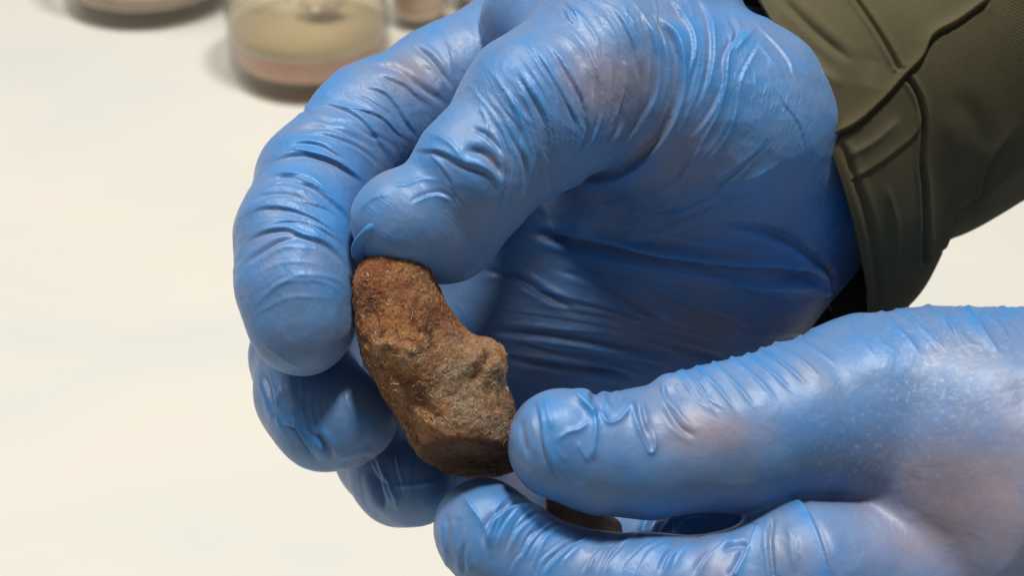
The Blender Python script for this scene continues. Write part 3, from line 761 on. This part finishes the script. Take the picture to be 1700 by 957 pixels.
    for (x, y, dd, ax_, ay_, bd) in [(1300, 350, 304, 140, 290, 10), (1430, 285, 294, 96, 255, 18), (1520, 190, 294, 100, 190, 24), (1700, 40, 300, 105, 160, 24), (1990, -190, 312, 120, 200, 28)]:
        qx = x+ax_*.6*np.cos(th2); qy = y+ay_*np.cos(th2); qd = dd+bd*np.sin(th2); qx = qx-40*np.sin(th2)
        rr.append(np.stack([(qx-850)/FPX*qd, -(qy-478.5)/FPX*qd, -qd], 1))
    W = np.vstack(rr); I = np.arange(len(W)).reshape(len(rr), nu2); J = np.roll(I, -1, 1)
    F2 = np.stack([I[:-1], J[:-1], J[1:], I[1:]], -1).reshape(-1, 4)
    q = mesh_obj('cuff_shade', W, F2, B.m, person); s = q.modifiers.new('thickness', 'SOLIDIFY'); s.thickness = .0012
    q['label'] = 'added black tube filling the shaded cuff opening'
sleeve()

# ------------------------------------------------------------------ the brown fragment
def fragment():
    M = NT('fibrous_brown'); v = M.coord()
    n1 = M.noise(v, 130, 5, .65, .5); n2 = M.noise(M.coord((1, 1, 1)), 900, 5, .8, 2.0); n3 = M.noise(v, 420, 4, .7, 1.0)
    base = M.ramp(n1, [(.36, (.085, .022, .007)), (.46, (.30, .080, .017)), (.56, (.43, .16, .042)), (.70, (.47, .27, .11))])
    f = M.ramp(n2, [(.45, (0, 0, 0)), (.58, (1, 1, 1))])
    c = M.mix(M.math('MULTIPLY', f, .5), base, M.mix(M.attr('dust_lit'), (.58, .27, .09), (.82, .64, .40)))
    c = M.mix(M.math('MULTIPLY', M.ramp(n3, [(.38, (1, 1, 1)), (.47, (0, 0, 0))]), .85), c, (.045, .014, .006))
    c = M.mix(M.math('MULTIPLY', M.attr('dust_lit'), .45), c, (.72, .56, .36))
    c = M.mix(M.math('MULTIPLY', M.attr('red'), .6), c, (.40, .115, .028))
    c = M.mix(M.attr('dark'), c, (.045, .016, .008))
    M.l(c, M.b.inputs['Base Color']); M.b.inputs['Roughness'].default_value = .72
    b = M.bump(n3, .0014, .9); b = M.bump(n2, .0009, 1.0, b); M.l(b, M.b.inputs['Normal'])
    ch = [Chain('body', [(654, 473, 242, 67), (667, 530, 243, 72), (706, 602, 245, 84), (762, 690, 247, 88), (797, 765, 250, 76)], 2.0, 0),
          Chain('knob', [(735, 592, 243, 46), (801, 600, 242, 36), (806, 660, 243, 34), (812, 705, 244, 36)], 2, 2.0),
          Chain('knob', [(640, 590, 240, 34), (665, 575, 238, 30)], 2, 5)]
    cuts = [(P(800, 732, 238), np.array([.02, -.90, .42]), .8),
            (P(632, 668, 243), np.array([-.80, -.42, .42])/np.linalg.norm([-.80, -.42, .42]), 1.2),
            (P(700, 560, 233.8), np.array([.05, .1, .99])/np.linalg.norm([.05, .1, .99]), 1.5),
            ]
    V, F = polygonise(ch, .2, 12, cuts); V = smooth(V, F, 2); N = vnormals(V, F); X, Y = px_of(V)
    H = .32*fbm(V/4.0, 3, 61)+.22*fbm(V/1.1, 3, 65)+.10*fbm(V/.45, 2, 69)
    front = sstep(-.1, .3, N[:, 2])
    for kind, wp, a, pts in [('v', 18, .5, [(640, 600), (665, 625), (690, 640)]), ('r', 16, .9, [(615, 575), (655, 572), (700, 590)]), ('r', 14, .8, [(640, 610), (690, 680), (760, 738)]),
                             ('v', 14, .35, [(690, 655), (720, 690), (745, 700)]), ('v', 10, .5, [(700, 480), (690, 540), (720, 560)]), ('r', 12, .7, [(780, 560), (825, 590), (835, 650)]),
                             ('v', 9, .3, [(640, 640), (660, 670), (690, 720)]), ('v', 14, .8, [(780, 640), (800, 610), (812, 585)]), ('r', 10, .4, [(620, 430), (600, 480), (604, 540)])]:
        m, hh = fold_height(X, Y, pts, wp, kind)
        H[m] += a*hh*front[m]
    V2 = V+N*H[:, None]
    dust_lit = np.zeros(len(V))  # pale dust, with the lit lower right and top end painted in
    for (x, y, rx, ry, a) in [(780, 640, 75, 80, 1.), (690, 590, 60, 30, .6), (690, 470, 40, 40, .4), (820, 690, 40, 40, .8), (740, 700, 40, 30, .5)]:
        dust_lit = np.maximum(dust_lit, a*np.exp(-(((X-x)/rx)**2+((Y-y)/ry)**2)))
    dust_lit *= sstep(0, .5, N[:, 2])*(.8+.8*fbm(V/2.2, 3, 71))
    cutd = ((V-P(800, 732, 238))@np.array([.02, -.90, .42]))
    dark = np.maximum(.75*sstep(-.8, -.2, cutd), .5*sstep(-1.2, .2, (V-P(632, 668, 243))@(np.array([-.80, -.42, .42])/np.linalg.norm([-.80, -.42, .42]))))  # shade of the down-facing cut painted in; left facet a darker brown
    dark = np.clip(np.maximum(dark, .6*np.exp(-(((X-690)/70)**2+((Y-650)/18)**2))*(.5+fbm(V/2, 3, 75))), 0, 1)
    o = mesh_obj('brown_fragment', V2, F, M.m, None, True, {'dust_lit': np.clip(dust_lit, 0, 1), 'dark': dark, 'red': np.clip((1-sstep(430, 560, Y))*(.7+.8*fbm(V/2.5, 3, 83)) + .6*np.exp(-(((X-655)/30)**2+((Y-620)/60)**2)), 0, 1)})
    # matted fibres lying on the surface
    vis = np.nonzero((N[:, 2] > .15) & (cutd < -1.0))[0]
    root = empty('fragment', tuple(to_world(P(725, 620, 245)[None])[0]))
    tag(root, 'brown fibrous lump with a dark broken lower end, held between the gloved fingers', 'artefact')
    o.parent = root; o.matrix_parent_inverse = Matrix.Translation(root.location).inverted()
    o.name = 'body'
    VV = []; FF = []; n0 = 0
    from mathutils.kdtree import KDTree
    kd = KDTree(len(vis)); 
    for i, k in enumerate(vis): kd.insert(V2[k], i)
    kd.balance()
    N2 = vnormals(V2, F)
    for j in range(1100):
        k = vis[rng.integers(len(vis))]
        if rng.random() > .35+.65*dust_lit[k]: continue
        p = V2[k].copy(); ang = rng.random()*6.283; L = rng.uniform(.4, 1.7); seg = 6; cur = rng.normal(0, .5)
        path = []
        nn = N2[k]; e1 = np.cross(nn, [0, 1, 0.1]); e1 /= np.linalg.norm(e1)
        lift = rng.uniform(.02, .14)
        for s in range(seg+1):
            e2 = np.cross(nn, e1); dirv = math.cos(ang)*e1+math.sin(ang)*e2
            co, ii, dd = kd.find(p); nn = N2[vis[ii]]; q = np.array(co)*.5+p*.5
            q = p - nn*((p-np.array(co))@nn) + nn*lift
            path.append(q); p = q+dirv*L/seg; ang += cur
            e1 = e1-nn*(e1@nn); e1 /= np.linalg.norm(e1)
        path = np.array(path); r = rng.uniform(.018, .042)
        tg = np.gradient(path, axis=0); tg /= np.maximum(np.linalg.norm(tg, axis=1), 1e-9)[:, None]
        s1 = np.cross(tg, nn); s1 /= np.maximum(np.linalg.norm(s1, axis=1), 1e-9)[:, None]; s2 = np.cross(tg, s1)
        rr = r*np.sin(np.linspace(.25, 2.9, seg+1))[:, None]
        ring = np.stack([path+s1*rr, path-.5*s1*rr+.87*s2*rr, path-.5*s1*rr-.87*s2*rr], 1).reshape(-1, 3)
        for s in range(seg):
            for a in range(3):
                b_ = (a+1) % 3; FF.append((n0+s*3+a, n0+s*3+b_, n0+s*3+3+b_, n0+s*3+3+a))
        VV.append(ring); n0 += len(ring)
    FM = NT('fibre'); FM.l(FM.ramp(FM.noise(FM.coord(), 300, 2), [(.35, (.5, .25, .09)), (.6, (.88, .72, .50))]), FM.b.inputs['Base Color']); FM.b.inputs['Roughness'].default_value = .6
    fo = mesh_obj('fibres', np.vstack(VV), np.array(FF), FM.m, root); fo['kind'] = 'stuff'; fo['label'] = 'pale matted fibres lying on the surface'
fragment()

def dark_piece():
    M = NT('dark_brown'); v = M.coord()
    M.l(M.ramp(M.noise(v, 300, 4, .6), [(.3, (.30, .16, .08)), (.7, (.46, .28, .16))]), M.b.inputs['Base Color']); M.b.inputs['Roughness'].default_value = .6
    M.l(M.bump(M.noise(v, 700, 4), .0004, .6), M.b.inputs['Normal'])
    ch = [Chain('a', [(930, 846, 256, 30), (975, 868, 258, 34), (1005, 884, 261, 30)], 2, 0)]  # short brown rounded piece placed in the gap below the thumb
    V, F = polygonise(ch, .35, 12, [(P(905, 838, 256), np.array([-1., 0, 0]), .6)]); V = smooth(V, F, 2); N = vnormals(V, F)
    V = V+N*(.3*fbm(V/3, 3, 5))[:, None]
    o = mesh_obj('brown_piece', V, F, M.m); tag(o, 'brown rounded piece in the gap between the near thumb and index finger', 'artefact')
dark_piece()

# ------------------------------------------------------------------ jars
def ground(px, py):
    c = P(px, py, 1.0); d = R_ @ c; t = CAM_H/(-d[2]); return np.array([d[0]*t, d[1]*t])
def lathe(prof, n=72):
    prof = np.array(prof, float); th = np.linspace(0, 2*math.pi, n, endpoint=False)
    V = np.stack([prof[:, 0, None]*np.cos(th), prof[:, 0, None]*np.sin(th), prof[:, 1, None]+0*th], -1).reshape(-1, 3)
    I = np.arange(len(V)).reshape(len(prof), n); J = np.roll(I, -1, 1)
    return V, np.stack([I[:-1], J[:-1], J[1:], I[1:]], -1).reshape(-1, 4)
def glass_mat(name, tint):
    M = NT(name); t = M.t; out = t.nodes['Material Output']; t.nodes.remove(M.b)
    a = M.n('ShaderNodeBsdfTransparent')
    g = M.n('ShaderNodeBsdfGlossy', i_Roughness=.03); lw = M.n('ShaderNodeLayerWeight', i_Blend=.5); pw = M.math('ADD', M.math('MULTIPLY', M.math('POWER', lw.outputs['Facing'], 3.0), .50), .04); m = M.n('ShaderNodeMixShader')
    M.l(M.mix(M.math('POWER', lw.outputs['Facing'], 3.0), tint, tuple(q*q*.78 for q in tint)), a.inputs[0]); M.l(pw, m.inputs[0]); M.l(a.outputs[0], m.inputs[1]); M.l(g.outputs[0], m.inputs[2]); M.l(m.outputs[0], out.inputs[0])
    return M.m
GLASS = glass_mat('jar_glass', (.975, .967, .935))
def specimen_mat(name, a, b):
    M = NT(name); M.l(M.ramp(M.noise(M.coord(), 60, 4, .6), [(.35, a), (.65, b)]), M.b.inputs['Base Color']); M.b.inputs['Roughness'].default_value = .5; return M.m
def jar(c, r, h, foot, fill, mats, label, lump=None):
    root = empty('glass_jar', (c[0], c[1], .0)); tag(root, label, 'jar', 'specimen jars behind the hands')
    e = .1*r; wall = .0016
    prof = [(0, .0002), (r*.90, .0002), (r*.97, .0012), (r, .004), (r, h-.010), (r*.92, h-.004), (r*.92, h), (r*.92-wall, h), (r*.92-wall, h-.005), (r-wall, h-.012), (r-wall, foot+.004), (r-wall-.002, foot), (0, foot-.001)]
    V, F = lathe(prof); V[:, :2] += c; mesh_obj('jar_glass', V, F, GLASS, root, False)
    V, F = lathe([(0, foot+.0006), (r-wall-.0030, foot+.0008), (r-wall-.0003, foot+.005), (r-wall-.0003, fill), (0, fill)]); V[:, :2] += c
    mesh_obj('contents', V, F, mats[0], root, False)
    if len(mats) > 2:
        V, F = lathe([(0, fill+.0002), (r-wall-.0004, fill+.0002), (r-wall-.0004, fill+.0022), (0, fill+.0016)]); V[:, :2] += c
        mesh_obj('settled_layer', V, F, mats[2], root, False)
    if len(mats) > 3:
        V, F = lathe([(0, fill+.0024), (r-wall-.0005, fill+.0024), (r-wall-.0005, fill+.024), (0, fill+.023)]); V[:, :2] += c
        mesh_obj('cloudy_liquid', V, F, mats[3], root, False)
    if lump:
        lx, ly, lz, lr = lump
        u = np.linspace(0, math.pi, 20); v = np.linspace(0, 2*math.pi, 32, endpoint=False)
        D = np.stack([np.sin(u)[:, None]*np.cos(v), np.sin(u)[:, None]*np.sin(v), np.cos(u)[:, None]+0*v], -1).reshape(-1, 3)
        D = D*(lr*(1+.25*noise(D*2+5, 3)))[:, None]*np.array([1.2, .8, .7])+np.array([c[0]+lx, c[1]+ly, lz])
        I = np.arange(len(D)).reshape(20, 32); J = np.roll(I, -1, 1)
        mesh_obj('specimen', D, np.stack([I[:-1], I[1:], J[1:], J[:-1]], -1).reshape(-1, 4), mats[1], root, False)
    return root
MB = specimen_mat('pink_sediment', (.60, .33, .27), (.66, .42, .34))
MG = specimen_mat('grey_brown_tissue', (.48, .40, .32), (.62, .46, .37))
MY = specimen_mat('beige_layer', (.62, .56, .47), (.70, .63, .54))
def liquid_mat():
    M = NT('cloudy_liquid'); t = M.t; out = t.nodes['Material Output']
    M.b.inputs['Base Color'].default_value = (.80, .74, .62, 1); M.b.inputs['Roughness'].default_value = .15
    a = M.n('ShaderNodeBsdfTransparent'); a.inputs[0].default_value = (.92, .88, .78, 1); m = M.n('ShaderNodeMixShader'); m.inputs[0].default_value = .2
    M.l(a.outputs[0], m.inputs[1]); M.l(M.b.outputs[0], m.inputs[2]); M.l(m.outputs[0], out.inputs[0]); return M.m
ML = liquid_mat()
MP = specimen_mat('pale_pink_tissue', (.75, .50, .42), (.80, .62, .54))
MO = specimen_mat('orange_tissue', (.70, .34, .20), (.76, .44, .3))
MT = specimen_mat('tan_tissue', (.72, .56, .48), (.80, .66, .58))
jar(ground(252, -8), .0450, .085, .007, .012, (MG, MO, MG), 'wide glass jar of grey brown contents at the top left corner of the table', (.02, -.01, .055, .012))
jar(ground(517, 103), .0388, .080, .004, .0165, (MB, MG, MY, ML), 'glass jar holding a shallow pink layer, nearest jar behind the index finger', (.006, .010, .028, .009))
jar(ground(697, 32), .0155, .060, .003, .009, (MP, MP, MP, MP), 'narrow vial of pale pink contents beside the nearest jar', None)
jar(ground(802, 4), .0175, .065, .004, .040, (MT, MP), 'narrow jar mostly hidden behind the knuckles of the far hand', None)
